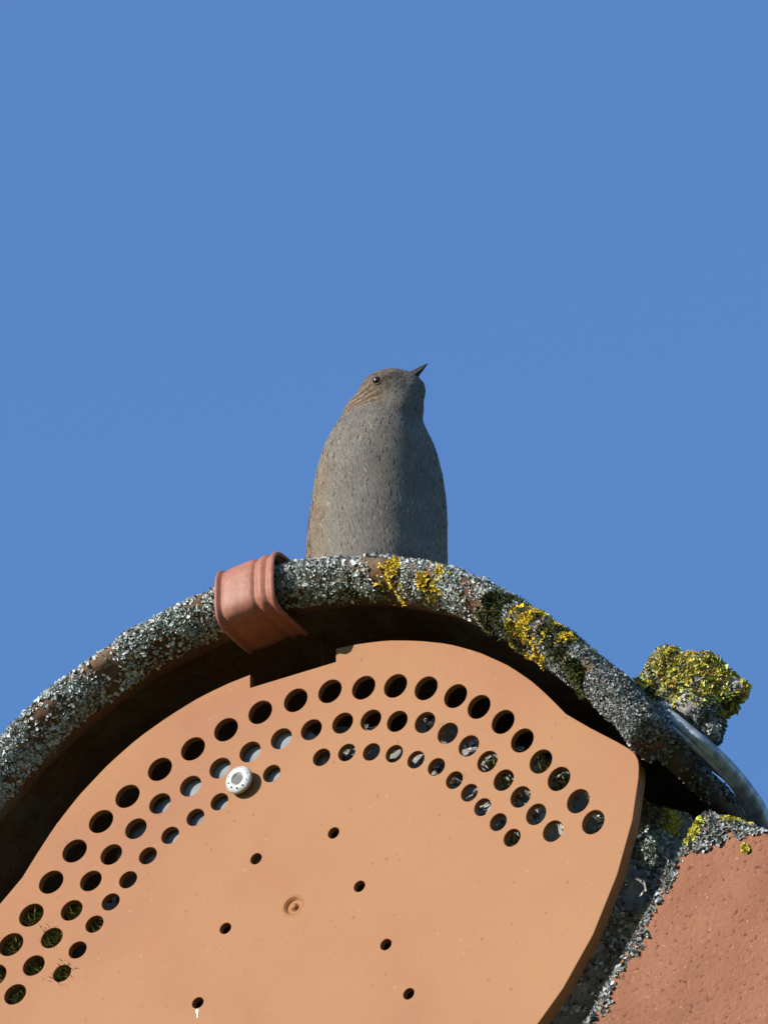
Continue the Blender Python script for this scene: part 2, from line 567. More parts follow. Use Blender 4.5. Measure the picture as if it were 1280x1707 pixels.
add_poly(outline)
for (x, z, dx, dz) in holes:
    kk = 30
    add_poly([(x + dx / 2 * math.cos(2 * math.pi * i / kk), z + dz / 2 * math.sin(2 * math.pi * i / kk)) for i in range(kk)])
add_poly([(POST[0] + 4.4 * math.cos(2 * math.pi * i / 30), POST[2] + 4.4 * math.sin(2 * math.pi * i / 30)) for i in range(30)])
co_ = bpy.data.objects.new('plate_curve', cu); COL.objects.link(co_)
bpy.context.view_layer.update()
pm = bpy.data.meshes.new_from_object(co_.evaluated_get(bpy.context.evaluated_depsgraph_get()))
bpy.data.objects.remove(co_); bpy.data.curves.remove(cu)
for v in pm.vertices:
    x, y, z = v.co
    v.co = W(x, -z, y)
pm.name = 'perforated_plate'
pm.materials.clear(); pm.materials.append(M['plate'])
pm.polygons.foreach_set('use_smooth', [False] * len(pm.polygons))
plate = empty('end_plate', W(0, 0, -171))
tag(plate, 'terracotta coloured plastic end plate with curved rows of round vent holes', 'end plate')
face = bpy.data.objects.new('perforated_face', pm); COL.objects.link(face); set_parent(face, plate)
# flange turned back along the edge, below the corners
fl = [q for q in outline if q[1] < -30]
i0 = [i for i, q in enumerate(outline) if q[0] > 0 and q[1] < -33][0]
run = outline[i0:len(outline) - i0]
Vf, Ff = [], []
for (x, z) in run:
    d = norm(np.array([x, z + 60.0]))
    for off, y in ((-0.25, 0.9), (-0.25, 4.2), (-2.0, 4.2), (-2.0, 0.9)):
        Vf.append((x + d[0] * off, y, z + d[1] * off))
for i in range(len(run) - 1):
    for j in range(4):
        a, b = i * 4 + j, i * 4 + (j + 1) % 4
        Ff.append([a, b, b + 4, a + 4])
Ff += [[0, 1, 2, 3], [len(Vf) - 1 - j for j in range(4)]]
o = mesh('edge_flange', Vf, Ff, M['plate'], plate, smooth=False); fix_normals(o)


def lathe(profile, cx, cz, seg=32, tilt=None):
    """profile of (radius, y); axis along y"""
    Vl, Fl = [], []
    for r, y in profile:
        for j in range(seg):
            a = 2 * math.pi * j / seg
            Vl.append([cx + r * math.cos(a), y, cz + r * math.sin(a)])
    m = len(profile)
    for i in range(m - 1):
        for j in range(seg):
            k = (j + 1) % seg
            Fl.append([i * seg + j, i * seg + k, (i + 1) * seg + k, (i + 1) * seg + j])
    Fl.append(list(range(seg))[::-1]); Fl.append([(m - 1) * seg + j for j in range(seg)])
    Vl = np.array(Vl)
    if tilt is not None:
        c0 = np.array([cx, -4.5, cz])
        Rm = np.array(Matrix.Rotation(tilt[0], 3, 'X') @ Matrix.Rotation(tilt[1], 3, 'Z'))
        Vl = (Vl - c0) @ Rm.T + c0
    return Vl, Fl


# moulded dimple with a little nub in the middle of the plate
V, F = lathe([(4.9, 1.25), (4.9, 0.8), (4.45, -1.0), (4.3, -1.28), (3.5, -1.2), (3.1, 0.0), (1.5, 0.0), (1.2, -.8), (0.8, -1.1), (0.25, -1.15)], POST[0], POST[2])
o = mesh('moulded_dimple', V, F, M['plate'], plate); fix_normals(o)
# screw: washer head with star socket, a little proud of the plate
screw = empty('screw', W(SCREW[0], 0, SCREW[2])); set_parent(screw, plate)
V, F = lathe([(2.0, 14), (2.0, -3.2), (4.7, -3.4), (5.3, -3.8), (5.3, -4.4), (4.9, -4.9), (3.6, -5.35), (2.75, -5.5), (2.3, -5.2), (1.9, -4.4), (0.4, -4.2)], SCREW[0] - 0.2, SCREW[2] + .2, 40, (0.06, -0.05))
o = mesh('head', V, F, M['zinc'], screw); fix_normals(o)
Vs, Fs = [], []
for j in range(12):
    r = 2.5 if j % 2 == 0 else 1.7
    a = math.pi * j / 6
    Vs += [(SCREW[0] + r * math.cos(a), -4.75, SCREW[2] + .1 + r * math.sin(a)), (SCREW[0] + r * math.cos(a), -4.1, SCREW[2] + .1 + r * math.sin(a))]
Fs = [[2 * j for j in range(12)], [2 * j + 1 for j in range(12)][::-1]] + [[2 * j, 2 * j + 1, (2 * j + 3) % 24, (2 * j + 2) % 24] for j in range(12)]
o = mesh('socket', Vs, Fs, M['dark'], screw, smooth=False); fix_normals(o)
for j in range(10):
    a = 2 * math.pi * (j + .3) / 10
    V, F = lathe([(0.42, -4.9), (0.4, -5.30), (0.1, -5.36)], SCREW[0] - .1 + 3.75 * math.cos(a), SCREW[2] + .25 + 3.75 * math.sin(a), 8)
    o = mesh('head_mark', V, F, M['flashing'], screw)
# dried white streak below one small hole
q = at(329, 1690, PL_F)
V = [(q[0] + dx * .6, PL_F - 0.06 - 0.12 * h, q[2] + dz * .7) for dx, dz, h in [(-.9, 2.6, 0), (.2, 2.9, 1), (1.0, 2.2, 0), (.8, 0.4, 1), (.3, -2.4, 0), (-.3, -2.0, 1), (-.2, .6, 1), (-1.1, 1.2, 0)]]
o = mesh('white_streak', V, [list(range(8))], M['dropping'], plate)

# ------------------------------------------------------------------ what lies behind the plate: mortar bed, grey flashing, moss
GX = np.arange(-150, 176, 2.2); GZ = np.arange(-190, 46, 2.2)
R2x = np.array([-150, -112, -89, -64, -42, -18, 0, 20, 41, 62, 83, 103, 125, 150, 176])
R2z = np.array([-75, -44, -16, 6, 16, 23, 25, 24, 19, 10, -6, -20, -33, -52, -80])
XX, ZZ = np.meshgrid(GX, GZ, indexing='ij')
P0 = np.stack([XX.ravel(), np.zeros(XX.size), ZZ.ravel()], 1)
top = np.interp(P0[:, 0], R2x, R2z)
yy = 13 + 7 * nz(P0, 22, 4) + 5 * nz(P0, 8, 8) + 2.5 * nz(P0, 3.5, 1)
yy += np.where((P0[:, 0] < -60), 3, 0) + np.clip((P0[:, 0] - 108) / 16, 0, 1) * 12 + np.clip((P0[:, 0] - 116 - (P0[:, 2] + 70) * .6) / 10, 0, 1) * 180 * np.clip((-78 - P0[:, 2]) / 20, 0, 1)
yy = np.maximum(yy, 4.5)
over = np.clip(P0[:, 2] - top, 0, None)
yy += np.minimum(over * 9, 260)
P0[:, 1] = yy
P0[:, 2] = np.minimum(P0[:, 2], top + 2.5 + np.clip(over, 0, 3))
nx, nzc = len(GX), len(GZ)
F = [[i * nzc + j, (i + 1) * nzc + j, (i + 1) * nzc + j + 1, i * nzc + j + 1] for i in range(nx - 1) for j in range(nzc - 1)]
bed = mesh('mortar_bed', P0, F, M['mortar'])
fix_normals(bed)
tag(bed, 'rough grey mortar filling seen through the vent holes and beside the plate edge', 'mortar')


def bed_front(c, nn):
    return np.where(c[:, 1] < 45, 1.0, 0.0)


def facing(nn):
    s = np.sign(-nn[:, 1]); s[s == 0] = 1
    return nn * s[:, None]


p, n_ = sample(bed, 9500, lambda c, nn: bed_front(c, nn) * np.where(c[:, 0] > 15, 1.0, 0.12) * np.where(c[:, 2] > -110, 1, .2) * np.clip(.35 + 1.6 * nz(c, 9, 2), .02, 1) * np.where(c[:, 0] > 104, np.where(c[:, 2] < -95, .3, np.where(c[:, 2] < -28, 6.0, 1.5)), 1))
c = pick(grey_pal, [1.6, 3, 2, 1.5, .8, .8], len(p)) * np.where(p[:, 0] > 118, .75, 1.0)[:, None]
lobes('grey_lichen', p, facing(n_), rng.uniform(0.5, 1.3, len(p)), c, M['lichen'], bed, tilt=.9, lift=.5)
MS = [(120, 1517, 5), (87, 1563, 5.5), (57, 1609, 5.5), (104, 1622, 5), (26, 1657, 6), (53, 1525, 4), (19, 1574, 4.5), (158, 1540, 4), (-9, 1626, 5), (839, 1300, 4), (901, 1269, 4.5), (931, 1298, 4), (853, 1396, 3), (812, 1269, 3)]
for i, (px, py, r) in enumerate(MS):
    r = min(r, 3.7)
    q = at(px, py, 0)
    left_ = px < 300
    m = 420 if left_ else 90
    a = rng.uniform(0, 2 * math.pi, m); rr = r * np.sqrt(rng.random(m))
    pts = np.stack([q[0] + rr * np.cos(a) + .4, np.full(m, 5.5) + rng.uniform(-2, 4, m), q[2] + rr * np.sin(a) - .4], 1)
    c = pick([(.10, .105, .02), (.16, .15, .035), (.22, .18, .055), (.05, .04, .015)], [3, 3, 2, 1], m)
    deep = 6.5 if i in (1, 3) else 4.2
    spikes('moss_tuft', pts, np.tile([[0.0, -1.0, 0.15]], (m, 1)), deep if left_ else 4.5, c, M['moss'], bed, rad=.42, spread=.45)

# smooth grey flashing pressed against the back of the plate, left of the middle
gx = np.linspace(-74, 11, 40); gz = np.linspace(-28, 26, 30)
XX, ZZ = np.meshgrid(gx, gz, indexing='ij')
Pf = np.stack([XX.ravel(), np.zeros(XX.size), ZZ.ravel()], 1)
ztop = np.interp(Pf[:, 0], [-74, -45, -18, 0, 11], [2, 17, 25, 24, 14])
Pf[:, 2] = np.minimum(Pf[:, 2], ztop)
Pf[:, 1] = 2.9 + 0.9 * np.abs(nz(Pf, 16, 31)) + np.clip((Pf[:, 0] + 5) / 16, 0, 1) * 2.0 + np.clip((-48 - Pf[:, 0]) / 20, 0, 1) * 2.5
m_ = len(gz)
F = [[i * m_ + j, (i + 1) * m_ + j, (i + 1) * m_ + j + 1, i * m_ + j + 1] for i in range(39) for j in range(29)]
strip = o = mesh('flashing_strip', Pf, F, M['flashing'])
md = o.modifiers.new('thickness', 'SOLIDIFY'); md.thickness = 0.001; md.offset = 1
tag(o, 'smooth grey flashing strip glimpsed through the holes around the screw', 'flashing')

# the plate and what lies behind it sit a little way inside the rim
SEAT = Vector((0.0017, -0.0030, -0.0023))
for o in (plate, bed, strip): o.location += SEAT

# ------------------------------------------------------------------ clip over the rim
CX0, CX1 = -15.0, 9.0
path = [(66, -.8), (50, -.8), (30, -.6), (16, 0.2), (8, .8), (0, 1.6), (-8, 2.2), (-14, 2.4), (-20, 2.4), (-25, 2.0), (-28, 0.6), (-29.6, -1.5), (-30.2, -4), (-30.4, -7), (-30.5, -10), (-30.5, -13), (-30.3, -16), (-29.4, -18.8), (-27, -20.2), (-23, -20.6), (-18, -20.6), (-12, -20.2), (-6, -19.8)]
path = smooth_path(path, 60)
pt_ = norm(np.gradient(path, axis=0)); pno = np.stack([pt_[:, 1], -pt_[:, 0]], 1)
xs = np.linspace(CX0, CX1, 60)


def rib(x):
    t = (x - CX0) / (CX1 - CX0)
    h = 0.0
    for c, w, a in ((0.035, .035, 1.0), (.11, .03, -.45), (.30, .14, .35), (.50, .10, .25), (.655, .035, -.7), (.76, .05, .55), (.85, .025, -.35), (.95, .045, 1.0)):
        h += a * math.exp(-((t - c) / w) ** 2)
    return h


V = []
for x in xs:
    z0 = float(prof_z(x))
    for (y, off), (ny, no) in zip(path, pno):
        d = rib(x) + 0.25
        s = 1 if (ny * (y + 8) + no * (off + 9)) > 0 else -1
        V.append((x, y + ny * s * d, z0 + off + no * s * d))
m_ = len(path)
F = [[i * m_ + j, (i + 1) * m_ + j, (i + 1) * m_ + j + 1, i * m_ + j + 1] for i in range(59) for j in range(m_ - 1)]
clip = mesh('ridge_clip', V, F, M['clip']); fix_normals(clip)
md = clip.modifiers.new('thickness', 'SOLIDIFY'); md.thickness = 0.0013; md.offset = -1
tag(clip, 'reddish brown ribbed clip bent over the rim of the front ridge tile', 'clip')

# ------------------------------------------------------------------ verge tile at the right, and its neighbours
VY = 2.0


def verge(side, along0, length, name='verge_tile'):
    """flange of a verge tile in the gable plane with a top turned back over the roof"""
    o0 = at(1163, 1340, VY)
    ux, uz = sx, sz                                  # down the slope
    dx, dz = -math.sin(SLOPE), -math.cos(SLOPE)      # square to the slope, downwards
    nu, nv = 90, 70
    L, H = length, 170.0
    Vv, Fv = [], []
    us = np.linspace(0, L, nu); vs_ = np.linspace(0, H, nv)
    rd = 7.0
    for u in us:
        for v in vs_:
            e_ = min(u, v, L - u)
            y = VY + (rd - math.sqrt(max(rd * rd - (rd - min(e_, rd)) ** 2, 0)))
            if u < 30: y += 0
            x = o0[0] + (along0 + u) * ux + v * dx
            z = o0[2] + (along0 + u) * uz + v * dz
            Vv.append((x * side, y, z))
    n1 = len(Vv)
    for u in us:
        for v in vs_:
            x = o0[0] + (along0 + u) * ux + v * dx
            z = o0[2] + (along0 + u) * uz + v * dz
            Vv.append((x * side, VY + 20, z))
    for i in range(nu - 1):
        for j in range(nv - 1):
            a = i * nv + j
            Fv.append([a, a + 1, a + nv + 1, a + nv]); Fv.append([n1 + a, n1 + a + nv, n1 + a + nv + 1, n1 + a + 1])
    ring = [i * nv for i in range(nu)] + [(nu - 1) * nv + j for j in range(1, nv)] + [i * nv + nv - 1 for i in range(nu - 2, -1, -1)] + [j for j in range(nv - 2, 0, -1)]
    for a, b in zip(ring, ring[1:] + ring[:1]):
        Fv.append([a, b, n1 + b, n1 + a])
    Vv = np.array(Vv)
    Vv[:, 1] += np.where(np.arange(len(Vv)) < n1, nz(Vv, 14, 3) * 0.5 + nz(Vv, 4, 6) * 0.35, 0)
    o = mesh(name, Vv, Fv, M['clay'])
    fix_normals(o)
    # the covering part that reaches back over the roof
    q = []
    for (u, v) in ((2, 3), (L - 2, 3), (L - 2, 17), (2, 17)):
        q.append((side * (o0[0] + (along0 + u) * ux + v * dx), o0[2] + (along0 + u) * uz + v * dz))
    Vp, Fp = prism(q, VY + 22, 240)
    c = mesh('cover', Vp, Fp, M['clay'], o, smooth=False); fix_normals(c)
    return o, o0


vt, o0 = verge(1, 0, 330)
tag(vt, 'pitted orange brown clay verge tile with lichen crusted upper edge beside the plate', 'verge tile')
v2, _ = verge(1, 326, 330)
v2.location.y -= 0.004
tag(v2, 'clean clay verge tile next down the slope from the lichen edged one', 'verge tile')
v3, _ = verge(-1, 0, 330)
tag(v3, 'clay verge tile on the opposite slope, under the rim end away from the wire', 'verge tile')


def uv_of(p):
    rx, rz = p[:, 0] - o0[0], p[:, 2] - o0[2]
    return rx * sx + rz * sz, -rx * math.sin(SLOPE) - rz * math.cos(SLOPE)


def vt_w(c, nn):
    u, v = uv_of(c)
    wob = 3.5 * nz(c, 12, 2) + 2 * nz(c, 5, 4)
    w = np.where(u < 8.0 + wob + np.clip(22 - v, 0, 22) * 1.1, 1.0, 0.0) * np.where(c[:, 1] < VY + 12, 1, .4)
    w *= np.clip(.75 + 1.2 * nz(c, 7, 8), .08, 1)
    w += 0.12 * np.where((v < 2.2) & (u < 90), 1, 0)
    return w


p, n_ = sample(vt, 9000, vt_w)
c = pick(grey_pal, [1.6, 3, 2.2, 2.0, .5, .9], len(p)) * 0.8
lobes('grey_lichen', p, n_, rng.uniform(0.45, 1.1, len(p)), c, M['lichen'], vt, tilt=1.0, lift=.55)


def spot_lichen(parent, spots, y, name, count, cols, size):
    P_, N_ = [], []
    bv = BVHTree.FromPolygons([v.co for v in parent.data.vertices], [f.vertices for f in parent.data.polygons])
    for (px, py, r, w) in spots:
        m = int(count * w)
        for _ in range(m):
            a = random.uniform(0, 6.283); rr = r * math.sqrt(random.random()) * random.uniform(.7, 1.15)
            q = at(px + rr * math.cos(a) * 4.2, py + rr * math.sin(a) * 4.2, y)
            h = bv.ray_cast(Vector(W(q[0], q[1] - 60, q[2])), Vector((0, 1, 0)))
            if h[0] is None or h[0].y * 1000 > y + 40: continue
            P_.append((h[0].x * 1000, h[0].y * 1000, (h[0].z - Z0) * 1000)); nn = h[1] if h[1].y < 0 else -h[1]
            N_.append(nn)
    P_ = np.array(P_); N_ = np.array(N_)
    c = pick(cols[0], cols[1], len(P_))
    return lobes(name, P_, N_, rng.uniform(size[0], size[1], len(P_)), c, M['lichen'], parent, tilt=1.2, lift=.9, curl=.6)


YP = ([(.60, .55, .07), (.50, .50, .09), (.62, .46, .04), (.34, .30, .05)], [3, 2, 2, 1])
spot_lichen(vt, [(1150, 1375, 5.0, 1.2), (1140, 1392, 4.5, 1.0), (1210, 1356, 3.5, .7), (1243, 1415, 1.6, .25), (1232, 1358, 2, .3)], VY, 'yellow_lichen', 320, YP, (.4, 1.05))
spot_lichen(bed, [(1128, 1385, 5, .8), (1053, 1412, 3, .4), (1135, 1360, 4, .6)], 30, 'yellow_lichen', 220, YP, (.4, 1.0))
spot_lichen(bed, [(1105, 1300, 6, 1), (1085, 1305, 5, .8), (1130, 1325, 6, 1), (1095, 1330, 7, 1.2), (1075, 1370, 6, .8), (1110, 1360, 7, 1), (1080, 1420, 6, .6), (1108, 1415, 6, .8), (1098, 1440, 6, .7)], 30, 'pale_lichen', 380,
            ([(.42, .47, .42), (.30, .33, .31), (.16, .17, .16), (.55, .58, .50)], [2, 3, 2, 1]), (.4, 1.0))

# ------------------------------------------------------------------ lichen covered lump on the ridge flank
def blob(name, balls, voxel, mat, parent=None, smooth_it=6, disp_amp=0.0, disp_scale=5.0):
    bm = bmesh.new()
    for (c, r, axes) in balls:
        ret = bmesh.ops.create_icosphere(bm, subdivisions=3, radius=1.0)
        Mx = np.array(axes) if axes is not None else np.eye(3)
        for v in ret['verts']:
            q = Mx.T @ (np.array(v.co) * np.array(r)) + np.array(c)
            v.co = W(*q)
    me = bpy.data.meshes.new(name); bm.to_mesh(me); bm.free()
    o = bpy.data.objects.new(name, me); COL.objects.link(o)
    r_ = o.modifiers.new('r', 'REMESH'); r_.mode = 'VOXEL'; r_.voxel_size = voxel / 1000
    s_ = o.modifiers.new('s', 'SMOOTH'); s_.iterations = smooth_it; s_.factor = 0.5
    bpy.context.view_layer.update()
    me2 = bpy.data.meshes.new_from_object(o.evaluated_get(bpy.context.evaluated_depsgraph_get()))
    o.modifiers.clear(); o.data = me2; me2.name = name
    me2.materials.clear(); me2.materials.append(mat)
    if disp_amp:
        co = np.array([v.co for v in me2.vertices]); no = np.array([v.normal for v in me2.vertices])
        mm = co.copy(); mm[:, 2] -= Z0; mm *= 1000
        d = disp_amp * (nz(mm, disp_scale, 3) + 0.5 * nz(mm, disp_scale / 2.3, 7))
        co += no * (d / 1000)[:, None]
        for v, q in zip(me2.vertices, co): v.co = q
    me2.polygons.foreach_set('use_smooth', [True] * len(me2.polygons))
    if parent is not None: set_parent(o, parent)
    return o


LY = 9
balls = []
for (px, py, r) in [(1115, 1118, 6.5), (1112, 1098, 3.6), (1150, 1122, 6.8), (1178, 1118, 5.6), (1140, 1150, 8), (1178, 1155, 7), (1205, 1148, 5.5), (1222, 1152, 4.2), (1206, 1170, 4.8), (1092, 1142, 5), (1074, 1146, 2.6), (1165, 1185, 7.5), (1178, 1208, 5.5), (1150, 1192, 5.5), (1125, 1175, 6.5), (1188, 1226, 3.4), (1168, 1222, 4.5), (1128, 1195, 6)]:
    q = at(px, py, LY + random.uniform(-3, 3))
    balls.append((q, (r, r * random.uniform(1.0, 1.4), r), None))
lump = blob('lichen_lump', balls, 1.1, M['mortar'], None, 3, 1.5, 6)
tag(lump, 'knobbly mortar lump crusted with yellow lichen standing on the ridge flank', 'lump')
lc = at(1160, 1150, LY)
p, n_ = sample(lump, 4200, lambda c, nn: np.clip(.35 - 1.2 * nz(c, 10, 14), .08, 1))
c = pick(grey_pal, [1, 2.5, 3, 3, .3, 1], len(p)) * .6
lobes('grey_lichen', p, n_, rng.uniform(.4, .95, len(p)), c, M['lichen'], lump)


def ylw(c, nn):
    low = np.clip((c[:, 2] - at(1160, 1205, LY)[2] + (c[:, 0] - lc[0]) * .1) / 4, 0, 1)
    return low * np.clip(.45 + 1.7 * nz(c, 7, 14), .12, 1) * np.where(nn[:, 1] < .3, 1, .3)


p, n_ = sample(lump, 4600, ylw)
c = pick([(.55, .52, .10), (.50, .42, .06), (.40, .25, .045), (.44, .46, .16), (.16, .135, .05)], [3, 2.5, 2, 2.5, 2.5], len(p))
lobes('yellow_lichen', p, n_, rng.uniform(.35, 1.05, len(p)), c, M['lichen'], lump, tilt=1.3, lift=.9, curl=.65)

# ------------------------------------------------------------------ wire and its strap
wp = [at(1098, 1178, -4), at(1125, 1200, -7), at(1165, 1234, -3), at(1200, 1266, 6), at(1232, 1303, 16), at(1258, 1342, 28), at(1272, 1372, 40), at(1290, 1420, 65)]
wp = smooth_path(wp, 60)
V, F = tube(wp, np.interp(np.linspace(0, 1, 60), [0, .35, .6, 1], [1.9, 2.6, 3.2, 3.5]), 16)
wire = mesh('metal_wire', V, F, M['wire']); fix_normals(wire)
tag(wire, 'thick grey weathered metal wire running down from the lichen lump', 'wire')
# second strand lying along the first
off = np.array([0.0, 0, 0]) + CU * -2.1 + CR * -1.6
V, F = tube(wp[3:50] + off * 1.0, 1.25, 10)
o = mesh('strand', V, F, M['wire'], wire); fix_normals(o)
sp = smooth_path([at(1140, 1228, 4), at(1172, 1254, 8), at(1205, 1285, 14), at(1228, 1310, 22), at(1240, 1326, 28)], 24)
wd = np.interp(np.linspace(0, 1, 24), [0, .4, .8, 1], [4.2, 3.0, 1.6, .5])
Vs = []
dn = np.array([-.55, 0, -.83])
for q, w in zip(sp, wd):
    for a, b in ((-1, -1.1), (1, -1.1), (1, 1.1), (-1, 1.1)):
        Vs.append(q + dn * w * a + np.array([0, 1, 0]) * b)
F = [[i * 4 + j, i * 4 + (j + 1) % 4, i * 4 + 4 + (j + 1) % 4, i * 4 + 4 + j] for i in range(23) for j in range(4)] + [[0, 1, 2, 3], [95, 94, 93, 92]]
o = mesh('holding_strap', Vs, F, M['strap'], wire, smooth=False); fix_normals(o)
p, n_ = sample(wire, 260, lambda c, nn: np.clip((at(1165, 1230, 14)[0] - c[:, 0]) / 4 + .3, .0, 1))
lobes('grey_lichen', p, n_, rng.uniform(.5, 1.1, len(p)), pick(grey_pal, [2, 2, 2, 2, 1, 1], len(p)), M['lichen'], wire)

# ------------------------------------------------------------------ the bird
BO = at(632, 1010, 8)                       # feet, on the crown of the tile behind its rim
CH = np.array([math.sin(AZIM), -math.cos(AZIM), 0.0])
UP = np.array([0, 0, 1.0])


def B(r, a, z):
    return BO + CR * r + CH * a + UP * z


def axes_from(d, up=UP):
    d = norm(np.array(d, float)); s = norm(np.cross(up, d)); u = np.cross(d, s)
    return np.array([s, u, d])              # rows: side, up, along


bird = empty('bird', W(*BO))
tag(bird, 'small grey breasted brown bird perched upright on the ridge with raised bill', 'bird')
bax = axes_from(CH * .42 + UP * .91, CH)
BILL = norm(CR * .73 + CU * .60 - CF * .20)
hax = axes_from(BILL)
HC = B(3.6, 14, 79.4)
hx2 = axes_from(norm(CR * .93 + CU * .30 - CF * .15))
balls = [(B(0, -2, 42), (24.2, 25, 40), bax), (B(-.4, -3, 30), (24.6, 25, 25), None), (B(1, 9, 67), (14.2, 14, 15), None),
         (HC, (10.4, 9.3, 12.0), hx2), (B(-2.5, 8, 72), (11, 11, 12), None), (B(7.5, 15.5, 73.5), (8.0, 9, 9.5), None), (B(9, 16, 79), (7, 6.8, 8), hax),
         (B(0, -24, 22), (13, 20, 14), axes_from(CH * -.8 - UP * .6)), (HC + BILL * 8.2, (3.6, 3.4, 4.6), hax), (B(0, 2, 54), (20.4, 21, 20), None), (B(0, -1, 36), (24.6, 25.5, 26), None), (B(0, -5, 20), (25, 25, 24), None)]
body = blob('body', balls, 1.0, M['plumage'], bird, 24, 0.2, 8)
# even out the trunk so that breast and belly run in one curve
co = np.array([v.co for v in body.data.vertices])
ed = np.array([e.vertices[:] for e in body.data.edges])
deg = np.bincount(ed.ravel(), minlength=len(co))[:, None]
wt = np.clip((BO[2] / 1000 + Z0 + .070 - co[:, 2]) / .014, 0, 1)[:, None]
for _ in range(90):
    acc = np.zeros_like(co)
    np.add.at(acc, ed[:, 0], co[ed[:, 1]]); np.add.at(acc, ed[:, 1], co[ed[:, 0]])
    co += .6 * wt * (acc / deg - co)
for v, q in zip(body.data.vertices, co): v.co = q
body.data.update()
GREY, GREY2 = np.array([.132, .119, .101]), np.array([.158, .143, .120])
BRN, TAN, DRK, OLV = np.array([.145, .092, .055]), np.array([.24, .165, .095]), np.array([.04, .029, .022]), np.array([.18, .145, .10])
FWD = norm(CH * math.cos(.2) + CR * math.sin(.2)); LAT = norm(np.cross(UP, FWD)) * -1.0


def smst(x, a, b):
    t = np.clip((x - a) / (b - a), 0, 1); return t * t * (3 - 2 * t)


EYE_PX = (628, 634)


def plum_col(p):
    """natural colours of the plumage from place on the body (mm)"""
    q = p - BO
    f, l, z = q @ FWD, q @ LAT, q @ UP
    col = np.tile(GREY, (len(p), 1))
    n1 = nz(p, 6, 3)[:, None]
    col = col + (GREY2 - GREY) * smst(n1, -.3, .6)
    def mixin(c, w): 
        nonlocal col
        col = col * (1 - w[:, None]) + c * w[:, None]
    # flanks and sides turn tan brown with darker streaks, back brown
    side = smst(np.abs(l) - f * 0.25, 14, 22) * smst(z, 64, 52)
    streak = smst(np.sin(l * 2.1 + nz(p, 5, 9) * 3 + f * .7), .2, .9)
    mixin(OLV, side * .8); mixin(BRN, side * streak * .55)
    back = smst(-f - np.clip(z - 60, 0, 40) * 0.5, 2, 9) * smst(z, 100, 30)
    mixin(BRN, back); mixin(DRK, back * streak * .7)
    belly = smst(z, 44, 22) * (1 - side) * (1 - back)
    mixin(np.array([.20, .18, .155]), belly * .5)
    # head: brown crown, brown streaked cheek behind and below the eye
    h = p - HC
    hu, ha, hs = h @ hax[1], h @ hax[2], h @ hax[0]
    on = smst(z, 66, 71)
    crown = smst(hu + ha * .15, 1.8, 5.5) * on
    mixin(np.array([.15, .105, .072]), crown)
    mixin(DRK, crown * smst(nz(p, 1.6, 5), .15, .45) * .6)
    q2 = (p - E3)
    eu, ea = q2 @ hax[1], q2 @ hax[2]
    near = np.exp(-((np.linalg.norm(q2, axis=1)) / 6.5) ** 2)
    mixin(np.array([.13, .095, .068]), near * .85)
    mixin(DRK, near * smst(nz(p, 1.5, 15), -.05, .2) * .85)
    ear = smst(-ea, -1, 3) * smst(eu + ea * .25, -9, -6.2) * smst(eu + ea * .1, 3.5, 0) * smst(-ea, 22, 15) * on
    st = smst(np.sin((eu + ea * .22) * 3.0 + nz(p, 4, 4) * 1.2), -.3, .6)
    mixin(TAN, ear * .75); mixin(DRK, ear * (1 - st) * .75)
    lore = smst(ea, 1, 3) * smst(ea, 9.5, 6) * smst(np.abs(eu + .6), 2.4, 1.0) * on
    mixin(DRK, lore * .75)
    return np.clip(col, .01, 1)


bv = BVHTree.FromPolygons([v.co for v in body.data.vertices], [f.vertices for f in body.data.polygons])


def on_body(px, py):
    d = Vector(CF * DIST + CR * ((px - 640) / PXM) + CU * ((853.5 - py) / PXM)).normalized()
    h = bv.ray_cast(Vector(CC), d)
    return np.array([h[0].x * 1000, h[0].y * 1000, (h[0].z - Z0) * 1000]), np.array(h[1])


E3, EN = on_body(*EYE_PX)
co = np.array([v.co for v in body.data.vertices]); co[:, 2] -= Z0; co *= 1000
a_ = body.data.attributes.new('Col', 'FLOAT_COLOR', 'POINT')
c4 = np.ones((len(co), 4), np.float32); c4[:, :3] = plum_col(co) * .8
a_.data.foreach_set('color', c4.ravel())


